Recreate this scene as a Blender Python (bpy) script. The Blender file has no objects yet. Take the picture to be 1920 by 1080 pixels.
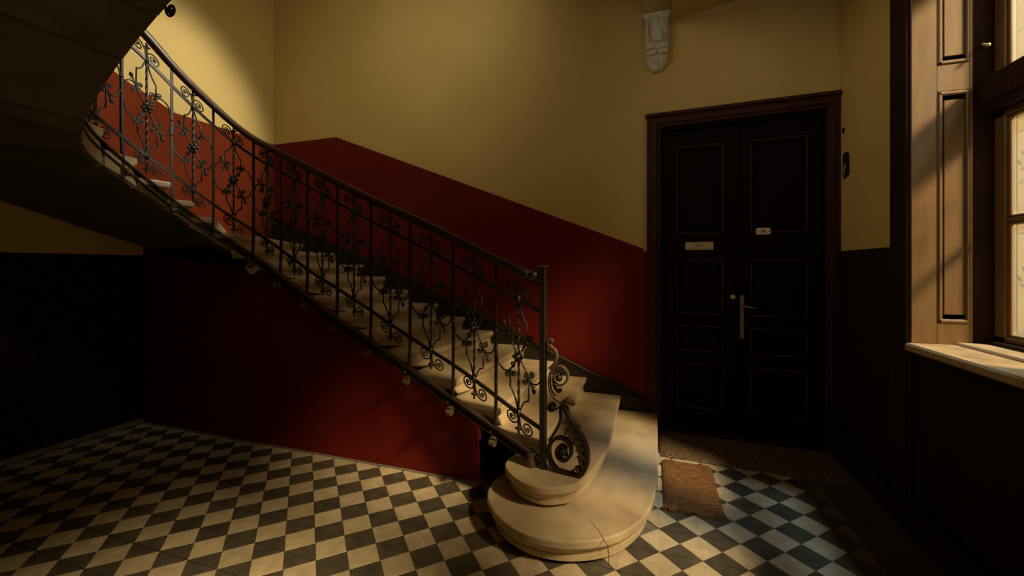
import bpy, bmesh, math, random
from mathutils import Vector, Matrix, Quaternion
random.seed(7)
PI = math.pi
scn = bpy.context.scene
COL = scn.collection

# ------------------------------------------------------------------ camera, light, exposure
CAMH, YAW, FPX = 1.44, 0.325, 780.0
cd = bpy.data.cameras.new('camera'); cam = bpy.data.objects.new('camera', cd); COL.objects.link(cam)
cd.sensor_width = 36.0; cd.lens = FPX * 36.0 / 1920.0; cd.shift_y = -40.0 / 1920.0; cd.clip_start = 0.05
cam.location = (0, 0, CAMH); cam.rotation_euler = (PI / 2, 0, YAW)
scn.camera = cam
scn.view_settings.view_transform = 'Standard'; scn.view_settings.look = 'None'
scn.view_settings.gamma = 1.0; scn.view_settings.use_curve_mapping = False
scn.view_settings.exposure = 0.0
try:
    scn.cycles.use_denoising = True
    scn.cycles.max_bounces = 6; scn.cycles.diffuse_bounces = 4; scn.cycles.glossy_bounces = 3
    scn.cycles.transparent_max_bounces = 8
    scn.cycles.sample_clamp_indirect = 3.0
    scn.cycles.caustics_reflective = False; scn.cycles.caustics_refractive = False
except Exception:
    pass

w = bpy.data.worlds.new('sky'); scn.world = w; w.use_nodes = True
wn = w.node_tree.nodes; wl = w.node_tree.links
sky = wn.new('ShaderNodeTexSky'); sky.sky_type = 'NISHITA'; sky.sun_disc = False
sky.sun_elevation = math.radians(62); sky.sun_rotation = math.radians(-100)
wl.new(sky.outputs[0], wn['Background'].inputs[0]); wn['Background'].inputs[1].default_value = 0.005


def lamp(name, kind, loc, target, energy, color, **kw):
    d = bpy.data.lights.new(name, kind); d.energy = energy; d.color = color
    for k, v in kw.items(): setattr(d, k, v)
    o = bpy.data.objects.new(name, d); COL.objects.link(o); o.location = loc
    o.rotation_euler = (Vector(target) - Vector(loc)).to_track_quat('-Z', 'Y').to_euler()
    return o


# sun on the courtyard wall (it comes over the roof, never through the window)
lamp('sun', 'SUN', (-3, 0, 12), (1.2, 2.0, 5.0), 1.25, (1.0, 0.80, 0.42), angle=0.02)
# daylight that falls into the courtyard and through the tall window
# bright sky over the low garden wall: comes down through the tall windows at about 35 degrees
lamp('courtyard_light', 'AREA', (7.05, -0.38, 7.2), (-0.5, 2.4, 0.7), 2600, (1.0, 0.78, 0.48), shape='DISK', size=1.25)
lamp('garden_light', 'AREA', (3.97, -4.96, 4.10), (-1.3, 2.3, 0.35), 1300, (1.0, 0.78, 0.48), shape='DISK', size=0.7)
lamp('courtyard_skylight', 'AREA', (3.6, 2.0, 6.0), (0.6, 2.7, 0.0), 430, (0.50, 0.72, 1.0), shape='RECTANGLE', size=0.8, size_y=0.8)
# added spot standing in for the landing window, cone fitted to the turn wall
lamp('landing_spot', 'SPOT', (-0.9, 3.1, 4.35), (-4.45, 2.50, 2.72), 500, (1.0, 0.91, 0.70), spot_size=math.radians(45), spot_blend=0.6, shadow_soft_size=0.15)
lamp('landing_daylight', 'AREA', (-1.3, 1.9, 4.55), (-3.1, 3.95, 3.4), 11, (1.0, 0.87, 0.58), shape='RECTANGLE', size=1.0, size_y=0.6, spread=math.radians(110))
lamp('right_wall_fill', 'AREA', (-1.2, 1.2, 3.95), (1.38, 3.5, 2.5), 3.2, (1.0, 0.86, 0.55), shape='RECTANGLE', size=1.5, size_y=0.8, spread=math.radians(75))  # added fill aimed at the right wall; no window stands here
# fill added behind the viewer to brighten the upper right walls
lamp('entrance_bay_fill', 'AREA', (0.75, -2.45, 3.05), (0.75, 3.95, 3.3), 0.65, (1.0, 0.98, 0.84), shape='RECTANGLE', size=1.0, size_y=0.5, spread=math.radians(40))


# ------------------------------------------------------------------ materials
def srgb(r, g, b):
    f = lambda v: (v / 255 / 12.92) if v / 255 <= 0.04045 else ((v / 255 + 0.055) / 1.055) ** 2.4
    return (f(r), f(g), f(b), 1)


def mat(name, col, col2=None, rough=0.6, scale=6.0, detail=6.0, bump=0.0, bscale=None, metal=0.0, spec=0.5, rnd=0.0, stretch=(1, 1, 1), lo=0.35, hi=0.7):
    m = bpy.data.materials.new(name); m.use_nodes = True
    N, L = m.node_tree.nodes, m.node_tree.links
    b = N['Principled BSDF']; b.inputs['Roughness'].default_value = rough; b.inputs['Metallic'].default_value = metal
    b.inputs['Specular IOR Level'].default_value = spec
    c1 = tuple(col[:3]) + (1,); c2 = tuple((col2 or col)[:3]) + (1,)
    g = N.new('ShaderNodeNewGeometry'); mp = N.new('ShaderNodeMapping'); mp.inputs['Scale'].default_value = stretch
    L.new(g.outputs['Position'], mp.inputs[0])
    n = N.new('ShaderNodeTexNoise'); n.inputs['Scale'].default_value = scale; n.inputs['Detail'].default_value = detail
    L.new(mp.outputs[0], n.inputs['Vector'])
    r = N.new('ShaderNodeValToRGB'); r.color_ramp.elements[0].position = lo; r.color_ramp.elements[1].position = hi
    r.color_ramp.elements[0].color = c1; r.color_ramp.elements[1].color = c2
    L.new(n.outputs[0], r.inputs[0]); out = r.outputs[0]
    if rnd:
        oi = N.new('ShaderNodeObjectInfo'); mr = N.new('ShaderNodeMapRange')
        mr.inputs['To Min'].default_value = 1 - rnd; mr.inputs['To Max'].default_value = 1 + rnd
        L.new(oi.outputs['Random'], mr.inputs[0])
        hs = N.new('ShaderNodeHueSaturation'); L.new(out, hs.inputs['Color']); L.new(mr.outputs[0], hs.inputs['Value']); out = hs.outputs[0]
    L.new(out, b.inputs['Base Color'])
    if bump:
        n2 = N.new('ShaderNodeTexNoise'); n2.inputs['Scale'].default_value = bscale or scale * 8; n2.inputs['Detail'].default_value = 4
        L.new(mp.outputs[0], n2.inputs['Vector'])
        bp = N.new('ShaderNodeBump'); bp.inputs['Strength'].default_value = bump; bp.inputs['Distance'].default_value = 0.01
        L.new(n2.outputs[0], bp.inputs['Height']); L.new(bp.outputs[0], b.inputs['Normal'])
    return m


M = {}
M['yellow'] = mat('ochre_wall_paint', (0.53, 0.39, 0.135), (0.58, 0.43, 0.16), rough=0.75, scale=1.7, bump=0.08, bscale=60)
M['red'] = mat('oxblood_dado_paint', (0.115, 0.0075, 0.0050), (0.145, 0.011, 0.0065), rough=0.65, scale=2.5, bump=0.10, bscale=40, spec=0.15)
M['warm_lit_red'] = mat('red_dado_with_warm_light', (0.115, 0.017, 0.0035), (0.14, 0.022, 0.0045), rough=0.75, scale=2.5, bump=0.10, bscale=40, spec=0.08)  # red dado with the warm light's orange put into the colour
M['shaded_dado'] = mat('dado_paint_with_shade', (0.018, 0.010, 0.007), (0.022, 0.012, 0.008), rough=0.7, scale=3, spec=0.1)  # the unlit red dado: its shade is put into this dark brown
M['marble'] = mat('worn_cream_marble', (0.57, 0.46, 0.305), (0.37, 0.28, 0.175), rough=0.36, scale=4.5, detail=11, bump=0.06, bscale=90, lo=0.42, hi=0.74)
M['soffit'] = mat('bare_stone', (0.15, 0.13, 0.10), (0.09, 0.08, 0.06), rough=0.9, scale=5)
M['iron'] = mat('black_wrought_iron', (0.012, 0.010, 0.008), (0.017, 0.0135, 0.0095), rough=0.5, scale=30, metal=0.0, spec=0.6, bump=0.15, bscale=160)
M['steel'] = mat('brown_painted_steel', (0.040, 0.026, 0.016), (0.022, 0.016, 0.012), rough=0.45, scale=14, spec=0.55, bump=0.12, bscale=70)
M['bronze'] = mat('paler_brown_iron', (0.16, 0.11, 0.065), (0.07, 0.05, 0.03), rough=0.4, scale=40, spec=0.6)  # paler brown tone for the small iron parts
M['handrail'] = mat('dark_polished_handrail_wood', (0.030, 0.014, 0.008), (0.052, 0.024, 0.013), rough=0.42, scale=9, stretch=(1, 1, 6), spec=0.6)
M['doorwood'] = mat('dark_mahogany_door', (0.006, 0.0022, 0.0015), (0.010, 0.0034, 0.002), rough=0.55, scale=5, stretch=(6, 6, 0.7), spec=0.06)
M['casing'] = mat('dark_red_brown_casing', (0.035, 0.010, 0.006), (0.055, 0.016, 0.009), rough=0.5, scale=5, stretch=(6, 6, 0.7), spec=0.15)
M['winwood'] = mat('brown_window_wood', (0.155, 0.090, 0.037), (0.20, 0.118, 0.049), rough=0.45, scale=6, stretch=(5, 5, 0.6), bump=0.05)
M['windark'] = mat('dark_window_wood', (0.022, 0.010, 0.006), (0.034, 0.016, 0.009), rough=0.6, scale=6, stretch=(5, 5, 0.6), spec=0.1)
M['sill'] = mat('worn_stone_sill', (0.48, 0.36, 0.21), (0.34, 0.25, 0.14), rough=0.5, scale=9)
M['tile_light'] = mat('pale_cement_tile', (0.60, 0.505, 0.35), (0.45, 0.375, 0.25), rough=0.45, scale=14, detail=8, bump=0.08, bscale=140, rnd=0.10)
M['tile_dark'] = mat('charcoal_cement_tile', (0.068, 0.060, 0.047), (0.120, 0.104, 0.076), rough=0.42, scale=16, detail=8, bump=0.08, bscale=140, rnd=0.14)
M['grout'] = mat('grey_grout', (0.17, 0.15, 0.12), (0.12, 0.105, 0.085), rough=0.9, scale=20)
M['plaster'] = mat('greyish_white_plaster', (0.62, 0.58, 0.52), (0.44, 0.41, 0.37), rough=0.9, scale=26, bump=0.5, bscale=70)
M['skirt'] = mat('dark_stair_skirting', (0.016, 0.011, 0.008), (0.026, 0.018, 0.012), rough=0.5, scale=5, spec=0.3)
M['pale_base'] = mat('pale_base_strip', (0.22, 0.20, 0.18), (0.15, 0.14, 0.12), rough=0.8, scale=12)
M['coir'] = mat('brown_coir', (0.36, 0.18, 0.070), (0.17, 0.078, 0.030), rough=0.95, scale=60, detail=10, bump=1.0, bscale=170, lo=0.40, hi=0.60, stretch=(0.35, 2, 1), spec=0.1)
M['rug'] = mat('worn_brown_rug_pile', (0.25, 0.175, 0.115), (0.085, 0.055, 0.034), rough=0.95, scale=70, detail=10, bump=1.0, bscale=150, lo=0.42, hi=0.60, stretch=(0.6, 1.6, 1), spec=0.1)
M['brass'] = mat('pale_brass', (0.62, 0.52, 0.34), (0.46, 0.37, 0.22), rough=0.4, scale=40, metal=0.25)
M['nickel'] = mat('dull_nickel', (0.30, 0.27, 0.20), (0.20, 0.18, 0.13), rough=0.35, scale=50, metal=0.5)
M['porcelain'] = mat('cream_enamel', (0.72, 0.62, 0.45), (0.6, 0.5, 0.36), rough=0.3, scale=30)
M['black'] = mat('black_bakelite', (0.008, 0.007, 0.006), (0.012, 0.010, 0.009), rough=0.5, scale=20)
M['tan'] = mat('tan_paper', (0.33, 0.21, 0.09), (0.2, 0.13, 0.06), rough=0.7, scale=60)
M['courtstone'] = mat('yellow_courtyard_stone', (0.82, 0.62, 0.30), (0.68, 0.48, 0.20), rough=0.9, scale=3.5, detail=9, bump=0.6, bscale=9, rnd=0.06)
M['courtjoint'] = mat('courtyard_mortar', (0.45, 0.31, 0.12), (0.38, 0.26, 0.10), rough=0.95, scale=9)
M['ceil'] = mat('ochre_ceiling_paint', (0.47, 0.345, 0.12), (0.50, 0.37, 0.135), rough=0.8, scale=2)
M['render'] = mat('outside_render', (0.4, 0.34, 0.26), (0.3, 0.26, 0.2), rough=0.9, scale=4)


def glass_mat():
    m = bpy.data.materials.new('old_window_glass'); m.use_nodes = True
    N, L = m.node_tree.nodes, m.node_tree.links; N.remove(N['Principled BSDF'])
    t = N.new('ShaderNodeBsdfTransparent'); t.inputs[0].default_value = (0.93, 0.90, 0.82, 1)
    g = N.new('ShaderNodeBsdfGlossy'); g.inputs['Roughness'].default_value = 0.06
    tr = N.new('ShaderNodeBsdfTranslucent'); tr.inputs[0].default_value = (0.9, 0.8, 0.6, 1)
    x = N.new('ShaderNodeMixShader'); x.inputs[0].default_value = 0.05
    y = N.new('ShaderNodeMixShader'); y.inputs[0].default_value = 0.10
    L.new(t.outputs[0], x.inputs[1]); L.new(g.outputs[0], x.inputs[2])
    L.new(x.outputs[0], y.inputs[1]); L.new(tr.outputs[0], y.inputs[2])
    L.new(y.outputs[0], N['Material Output'].inputs[0])
    return m


M['glass'] = glass_mat()


def etch_mat():                  # sand-blasted glass: scatters some of the light and lets the rest through
    m = bpy.data.materials.new('etched_grey_glass'); m.use_nodes = True
    N, L = m.node_tree.nodes, m.node_tree.links; N.remove(N['Principled BSDF'])
    t = N.new('ShaderNodeBsdfTransparent'); t.inputs[0].default_value = (0.78, 0.76, 0.70, 1)
    d = N.new('ShaderNodeBsdfTranslucent'); d.inputs[0].default_value = (0.30, 0.28, 0.24, 1)
    x = N.new('ShaderNodeMixShader'); x.inputs[0].default_value = 0.30
    L.new(t.outputs[0], x.inputs[1]); L.new(d.outputs[0], x.inputs[2]); L.new(x.outputs[0], N['Material Output'].inputs[0])
    return m


M['etch'] = etch_mat()


# ------------------------------------------------------------------ mesh builder
class MB:
    def __init__(s): s.v = []; s.f = []; s.mi = []; s.sm = []

    def add(s, vs, fs, mi=0, smooth=False):
        o = len(s.v); s.v += [tuple(p) for p in vs]
        for f in fs: s.f.append(tuple(i + o for i in f)); s.mi.append(mi); s.sm.append(smooth)

    def box(s, x0, x1, y0, y1, z0, z1, mi=0, bev=0.0):
        if x0 > x1: x0, x1 = x1, x0
        if y0 > y1: y0, y1 = y1, y0
        if z0 > z1: z0, z1 = z1, z0
        b = min(bev, (x1 - x0) / 2.2, (y1 - y0) / 2.2, (z1 - z0) / 2.2)
        if b <= 0:
            vs = [(x0, y0, z0), (x1, y0, z0), (x1, y1, z0), (x0, y1, z0), (x0, y0, z1), (x1, y0, z1), (x1, y1, z1), (x0, y1, z1)]
            s.add(vs, [(3, 2, 1, 0), (4, 5, 6, 7), (0, 1, 5, 4), (1, 2, 6, 5), (2, 3, 7, 6), (3, 0, 4, 7)], mi)
        else:
            bm = bmesh.new(); bmesh.ops.create_cube(bm, size=1.0)
            for v in bm.verts: v.co = Vector(((x0 + x1) / 2 + v.co.x * (x1 - x0), (y0 + y1) / 2 + v.co.y * (y1 - y0), (z0 + z1) / 2 + v.co.z * (z1 - z0)))
            bmesh.ops.bevel(bm, geom=bm.edges[:], offset=b, segments=1, affect='EDGES')
            bm.verts.index_update()
            s.add([v.co[:] for v in bm.verts], [tuple(v.index for v in f.verts) for f in bm.faces], mi); bm.free()

    def prism(s, poly, z0, z1, mi=0):
        n = len(poly); z0 = z0 if isinstance(z0, (list, tuple)) else [z0] * n; z1 = z1 if isinstance(z1, (list, tuple)) else [z1] * n
        vs = [(p[0], p[1], z0[i]) for i, p in enumerate(poly)] + [(p[0], p[1], z1[i]) for i, p in enumerate(poly)]
        s.add(vs, [tuple(range(n - 1, -1, -1)), tuple(range(n, 2 * n))] + [(i, (i + 1) % n, n + (i + 1) % n, n + i) for i in range(n)], mi)

    def slab(s, pts3, depth, mi=0):            # planar polygon extruded by a vector
        n = len(pts3); d = Vector(depth)
        vs = [tuple(p) for p in pts3] + [tuple(Vector(p) + d) for p in pts3]
        s.add(vs, [tuple(range(n - 1, -1, -1)), tuple(range(n, 2 * n))] + [(i, (i + 1) % n, n + (i + 1) % n, n + i) for i in range(n)], mi)

    def tube(s, pts, r, sides=6, mi=0, closed=False, flat=None, twist=0.0, up=None, phase=0.0):
        """round bar through pts; r a number or a list; flat=(w,h) gives a rectangular bar whose w lies along `up`"""
        P = [Vector(p) for p in pts]; n = len(P)
        rr = r if isinstance(r, (list, tuple)) else [r] * n
        nv = None; rings = []
        for i in range(n):
            t = (P[min(i + 1, n - 1)] - P[max(i - 1, 0)])
            if t.length < 1e-9: t = Vector((0, 0, 1))
            t.normalize()
            if up is not None:
                u = up[i] if isinstance(up, list) else up
                nv = Vector(u) - t * t.dot(Vector(u))
                if nv.length < 1e-6: nv = t.orthogonal()
                nv.normalize()
            elif nv is None: nv = t.orthogonal().normalized()
            else:
                nv = nv - t * nv.dot(t)
                nv = nv.normalized() if nv.length > 1e-6 else t.orthogonal().normalized()
            bn = t.cross(nv)
            ring = []
            if flat is not None:
                k = rr[i]
                for a, b in ((1, 1), (-1, 1), (-1, -1), (1, -1)): ring.append(P[i] + nv * (a * flat[0] / 2 * k) + bn * (b * flat[1] / 2 * k))
            else:
                for j in range(sides):
                    a = 2 * PI * j / sides + phase + twist * i
                    ring.append(P[i] + (nv * math.cos(a) + bn * math.sin(a)) * rr[i])
            rings.append(ring)
        m = len(rings[0]); vs = [p for R_ in rings for p in R_]; fs = []
        for i in range(n - 1):
            for j in range(m): fs.append((i * m + j, i * m + (j + 1) % m, (i + 1) * m + (j + 1) % m, (i + 1) * m + j))
        fs.append(tuple(range(m - 1, -1, -1))); fs.append(tuple(range((n - 1) * m, n * m)))
        s.add(vs, fs, mi, smooth=(flat is None and sides > 4))

    def ball(s, c, r, seg=8, ring=5, mi=0, scale=(1, 1, 1)):
        vs = [(c[0], c[1], c[2] + r * scale[2])]
        for i in range(1, ring):
            a = PI * i / ring
            for j in range(seg):
                b = 2 * PI * j / seg
                vs.append((c[0] + r * scale[0] * math.sin(a) * math.cos(b), c[1] + r * scale[1] * math.sin(a) * math.sin(b), c[2] + r * scale[2] * math.cos(a)))
        vs.append((c[0], c[1], c[2] - r * scale[2])); e = len(vs) - 1; fs = []
        for j in range(seg):
            fs.append((0, 1 + j, 1 + (j + 1) % seg)); fs.append((e, e - seg + (j + 1) % seg, e - seg + j))
        for i in range(ring - 2):
            for j in range(seg): fs.append((1 + i * seg + j, 1 + (i + 1) * seg + j, 1 + (i + 1) * seg + (j + 1) % seg, 1 + i * seg + (j + 1) % seg))
        s.add(vs, fs, mi, smooth=True)

    def build(s, name, mats, parent=None, smooth_all=None, loc=None):
        me = bpy.data.meshes.new(name)
        off = Vector(loc) if loc is not None else Vector((0, 0, 0))
        me.from_pydata([tuple(Vector(p) - off) for p in s.v], [], s.f); me.update()
        mats = mats if isinstance(mats, list) else [mats]
        for m in mats: me.materials.append(M[m])
        for i, p in enumerate(me.polygons):
            p.material_index = s.mi[i]; p.use_smooth = s.sm[i] if smooth_all is None else smooth_all
        bm = bmesh.new(); bm.from_mesh(me); bmesh.ops.recalc_face_normals(bm, faces=bm.faces[:]); bm.to_mesh(me); bm.free()
        o = bpy.data.objects.new(name, me); COL.objects.link(o)
        if loc is not None: o.location = loc
        if parent is not None: o.parent = parent
        return o


def empty(name, loc=(0, 0, 0), rz=0.0, parent=None):
    o = bpy.data.objects.new(name, None); COL.objects.link(o); o.location = loc; o.rotation_euler = (0, 0, rz)
    o.empty_display_size = 0.1
    if parent: o.parent = parent
    return o


def tag(o, label=None, cat=None, group=None, kind=None):
    if label: o['label'] = label
    if cat: o['category'] = cat
    if group: o['group'] = group
    if kind: o['kind'] = kind
    return o


def struct(mb, name, mats): return tag(mb.build(name, mats), kind='structure')


# ------------------------------------------------------------------ key dimensions
XL, XR = -4.45, 1.38          # left and right wall faces
YB, YU = 3.95, 2.55           # back wall face, wall under the stair
YF, ZC = -2.6, 4.75           # front wall behind the viewer, stairwell ceiling
DADO = 1.56

# ------------------------------------------------------------------ room shell
# back wall (stair side) with the stepped dado line
b = MB()
XD = -0.075
def wall_xz(pts, y, mi):      # polygon on the back wall face
    b.add([(x, y, z) for x, z in pts], [tuple(range(len(pts)))], mi)
wall_xz([(XL - .3, 0), (XD, 0), (XD, 1.604), (-3.50, 2.954), (XL - .3, 2.954)], YB, 1)
wall_xz([(XL - .3, 2.954), (-3.50, 2.954), (XD, 1.604), (XD, ZC), (XL - .3, ZC)], YB, 0)
b.box(XL - .3, XD, YB + .002, YB + .3, 0, ZC, 0)
struct(b, 'wall_back', ['yellow', 'red'])
# door wall: turned a little towards the viewer
DW = empty('wall_door', (-0.075, 3.953, 0), math.atan2(-0.07, 1.455)); tag(DW, kind='structure')
b = MB(); DL = 1.50
for x0, x1, z0, z1, mi in ((-.02, .14, 0, DADO + .02, 1), (-.02, .14, DADO + .02, ZC, 0), (1.395, DL + .1, 0, DADO, 1), (1.395, DL + .1, DADO, ZC, 0), (.14, 1.395, 2.68, ZC, 0)):
    b.box(x0, x1, 0, .3, z0, z1, mi)
b.build('wall_face', ['yellow', 'red'], DW)

# left wall with sloping dado
b = MB()
dl = [(YB + .3, 2.954), (2.82, 2.954), (2.43, 3.10), (0.9, 3.83), (YF, 3.83)]
low = [(YB + .3, 1.545), (YF, 1.545)]
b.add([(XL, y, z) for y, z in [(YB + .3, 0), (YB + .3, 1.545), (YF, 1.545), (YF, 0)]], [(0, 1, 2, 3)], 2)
# below the winding flight the ground floor keeps its own horizontal dado; above the flight the dado follows the stair
b.add([(XL, y, z) for y, z in [(YU, 1.545), (YU, 2.02), (0.2, 2.6), (YF, 2.6), (YF, 1.545)]], [(0, 1, 2, 3, 4)], 0)
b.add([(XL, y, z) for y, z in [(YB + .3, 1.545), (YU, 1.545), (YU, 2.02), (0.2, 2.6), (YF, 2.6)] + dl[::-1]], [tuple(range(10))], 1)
b.add([(XL, y, z) for y, z in dl + [(YF, ZC), (YB + .3, ZC)]], [tuple(range(7))], 0)
b.box(XL - .3, XL - .002, YF, YB + .3, 0, ZC, 0)
struct(b, 'wall_left', ['yellow', 'warm_lit_red', 'shaded_dado'])

# wall closing the space under the stair
top = [(-1.10, .40), (-1.35, .52), (-1.8, .76), (-2.3, 1.03), (-2.87, 1.36), (-3.05, 1.43), (-3.5, 1.47), (-4.2, 1.52), (XL - .2, 1.58)]
b = MB(); b.slab([(-1.10, YU, -.02)] + [(x, YU, z) for x, z in top] + [(XL - .2, YU, -.02)], (0, .12, 0), 0)
struct(b, 'wall_understair', ['red'])

# right wall with the tall window opening
WY0, WY1, WZ0, WZ1 = 0.15, 2.885, 1.02, 3.22
b = MB()
def rw(y0, y1, z0, z1):
    for a, c, mi in ((z0, min(z1, DADO), 1), (max(z0, DADO), z1, 0)):
        if c > a: b.box(XR, XR + .42, y0, y1, a, c, mi)
VY0, VY1, VZ1 = -2.34, -1.55, 2.75           # second window, beside and behind the viewer
rw(WY1, YB + .4, 0, ZC); rw(VY1, WY0, 0, ZC); rw(YF - .3, VY0, 0, ZC)
for a, c, e in ((WY0, WY1, WZ1), (VY0, VY1, VZ1)): rw(a, c, 0, WZ0 - .04); rw(a, c, e, ZC)
struct(b, 'wall_right', ['yellow', 'shaded_dado'])

b = MB(); b.box(XL - .3, XR + .42, YF - .3, YF, 0, ZC, 0); struct(b, 'wall_front', ['yellow'])
# spine wall that carries the upper flight
b = MB(); b.box(XL, -1.55, -.22, -.02, 0, ZC, 0); struct(b, 'wall_spine', ['yellow'])
b = MB(); b.box(XL - .3, XR + .42, YF - .3, YB + .6, ZC, ZC + .25, 0); struct(b, 'ceiling', ['ceil'])

# segmental vault over the entrance bay, springing from the corbel to the right wall
b = MB(); n = 14
prof = [(0.155 + (XR - .155) * i / n, 3.600 + .085 * math.sin(PI * i / n) ** .8) for i in range(n + 1)]
vs = []; fs = []
for x, z in prof: vs += [(x, YB + .3, z), (x, YF, z)]
for i in range(n): fs.append((2 * i, 2 * i + 1, 2 * i + 3, 2 * i + 2))
b.add(vs, fs, 0, True)
struct(b, 'ceiling_vault', ['ceil'])
# arch band between stairwell and entrance bay, standing on the corbel
b = MB(); n = 16; L_ = YB - YF
arc = [(YB - .02 - L_ * i / n, 3.64 + 0.85 * math.sqrt(max(0, 1 - (1 - 2 * i / n) ** 2))) for i in range(n + 1)]
b.slab([(-.075, y, z) for y, z in arc] + [(-.075, YF, ZC), (-.075, YB - .02, ZC)], (.235, 0, 0), 0)
struct(b, 'trim_2', ['ceil'])

# ------------------------------------------------------------------ floor
FL = MB(); FL.box(XL - .3, XR + .42, YF - .3, YB + .3, -.15, -.006, 0)
floor = struct(FL, 'floor', ['grout'])
HD = 0.100                      # half diagonal of a tile
OX, OY = -0.1648, 2.428         # a lattice corner, from the photograph
def tile_mesh(name, m, along_y):
    mb = MB(); a = HD - .0018; e = .0012; g = .00035 if along_y else .0017
    if along_y: tris = [[(g, -a), (a, 0), (g, a)], [(-g, -a), (-g, a), (-a, 0)]]
    else: tris = [[(a, g), (0, a), (-a, g)], [(-a, -g), (0, -a), (a, -g)]]
    for t in tris:
        cx = sum(p[0] for p in t) / 3; cy = sum(p[1] for p in t) / 3
        tp = [(cx + (x - cx) * (1 - e / .03), cy + (y - cy) * (1 - e / .03)) for x, y in t]
        vs = [(x, y, -.012) for x, y in t] + [(x, y, -.0006) for x, y in t] + [(x, y, 0) for x, y in tp]
        mb.add(vs, [(0, 1, 4, 3), (1, 2, 5, 4), (2, 0, 3, 5), (3, 4, 7, 6), (4, 5, 8, 7), (5, 3, 6, 8), (6, 7, 8)], 0)
    return mb, m
tl, _ = tile_mesh('tile', 'tile_light', True); td, _ = tile_mesh('tile', 'tile_dark', False)
EDGE_X, EDGE_Y = 1.03, 3.36
cells = []
ct, st = math.cos(YAW), math.sin(YAW)
for i in range(-60, 40):
    for j in range(-60, 40):
        # tile centres sit on the points of one parity of the half-diagonal grid
        if (i + j) % 2: continue
        x = OX + HD * i; y = OY + HD * (j + 1)
        if not (XL + .05 < x < EDGE_X - .02 and -1.6 < y < EDGE_Y + .03): continue
        if y > YU - .02 and x < -.35: continue
        if x < .0 and y > 2.35 and x > -.8: continue
        light = (i % 2 == 0)
        dep = -x * st + y * ct; vis = False
        if dep > .3:
            px = 960 + FPX * (x * ct + y * st) / dep; py = 500 + FPX * CAMH / dep
            vis = 90 < px < 1700 and py < 1095
        cells.append((0 if vis else 1, dep, x, y, light))
cells.sort(); cells_far = []
protos = {}
for k, (nv, dep, x, y, light) in enumerate(cells):
    dz = random.uniform(-.0009, .0006)
    if nv == 0 and k < 296:
        if light not in protos:
            o = (tl if light else td).build('tile', 'tile_light' if light else 'tile_dark', floor); protos[light] = o
        else:
            o = protos[light].copy(); o.name = 'tile'; COL.objects.link(o)
        o.parent = floor; o.location = (x, y, dz)
    else: cells_far.append((x, y, dz, light))
mb = MB()
for x, y, dz, light in cells_far:
    src = tl if light else td
    mb.add([(p[0] + x, p[1] + y, p[2] + dz) for p in src.v], src.f, 0 if light else 1)
tag(mb.build('tile_field', ['tile_light', 'tile_dark'], floor), kind='stuff')
# dark plain border along the right wall
mb = MB()
for k in range(27):
    y0 = -1.5 + .2 * k
    for x0, x1 in ((EDGE_X + .012, EDGE_X + .135), (EDGE_X + .138, EDGE_X + .262)): mb.box(x0, x1, y0 + .0015, y0 + .1985, -.012, -.0005, 0, .001)
tag(mb.build('border_tiles', ['tile_dark'], floor), kind='stuff')
# skirtings
mb = MB(); mb.box(XR - .085, XR, YF, YB - .05, 0, .16, 0, .008); struct(mb, 'baseboard_right', ['shaded_dado'])
mb = MB(); mb.box(XL, XL + .022, .0, YU, 0, .045, 0, .006); struct(mb, 'baseboard_left', ['pale_base'])
mb = MB(); mb.box(XL, -1.0, YU - .012, YU, -.002, .012, 0, .003); struct(mb, 'baseboard_understair', ['pale_base'])

# ------------------------------------------------------------------ the stair's plan line (inner string) and its heights
P0 = [(-.60, 2.345), (-.95, 2.40), (-1.35, 2.465), (-1.8, 2.51), (-2.3, 2.535), (-2.87, 2.54)]
CC = (-2.87, 1.97); RR = .57
def _plan():
    P = [(2 * P0[0][0] - P0[1][0], 2 * P0[0][1] - P0[1][1])] + P0 + [(-3.4, 2.54)]
    out = []
    for i in range(1, len(P) - 2):
        for k in range(60):
            u = k / 60; p0, p1, p2, p3 = P[i - 1:i + 3]
            out.append(tuple(.5 * (2 * p1[c] + (p2[c] - p0[c]) * u + (2 * p0[c] - 5 * p1[c] + 4 * p2[c] - p3[c]) * u * u + (-p0[c] + 3 * p1[c] - 3 * p2[c] + p3[c]) * u ** 3) for c in (0, 1)))
    for k in range(200):
        g = PI * k / 199; out.append((CC[0] - RR * math.sin(g), CC[1] + RR * math.cos(g)))
    for k in range(200): out.append((CC[0] + .01 + 2.5 * k / 199, CC[1] - RR))
    q = [0.0]
    for a, c in zip(out, out[1:]): q.append(q[-1] + math.dist(a, c))
    return q, out
PQ, PP = _plan()
def plan(q):
    """point and unit normal (towards the treads) of the inner string line at arc length q"""
    import bisect
    if q <= 0:
        d = Vector((PP[3][0] - PP[0][0], PP[3][1] - PP[0][1])).normalized(); p = Vector(PP[0]) + d * q
    else:
        i = min(max(bisect.bisect_right(PQ, q) - 1, 0), len(PQ) - 2); u = (q - PQ[i]) / max(1e-9, PQ[i + 1] - PQ[i])
        p = Vector(PP[i]).lerp(Vector(PP[i + 1]), u); a = PP[max(i - 2, 0)]; c = PP[min(i + 3, len(PP) - 1)]
        d = Vector((c[0] - a[0], c[1] - a[1])).normalized()
    return p, Vector((d.y, -d.x)), d
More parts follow.
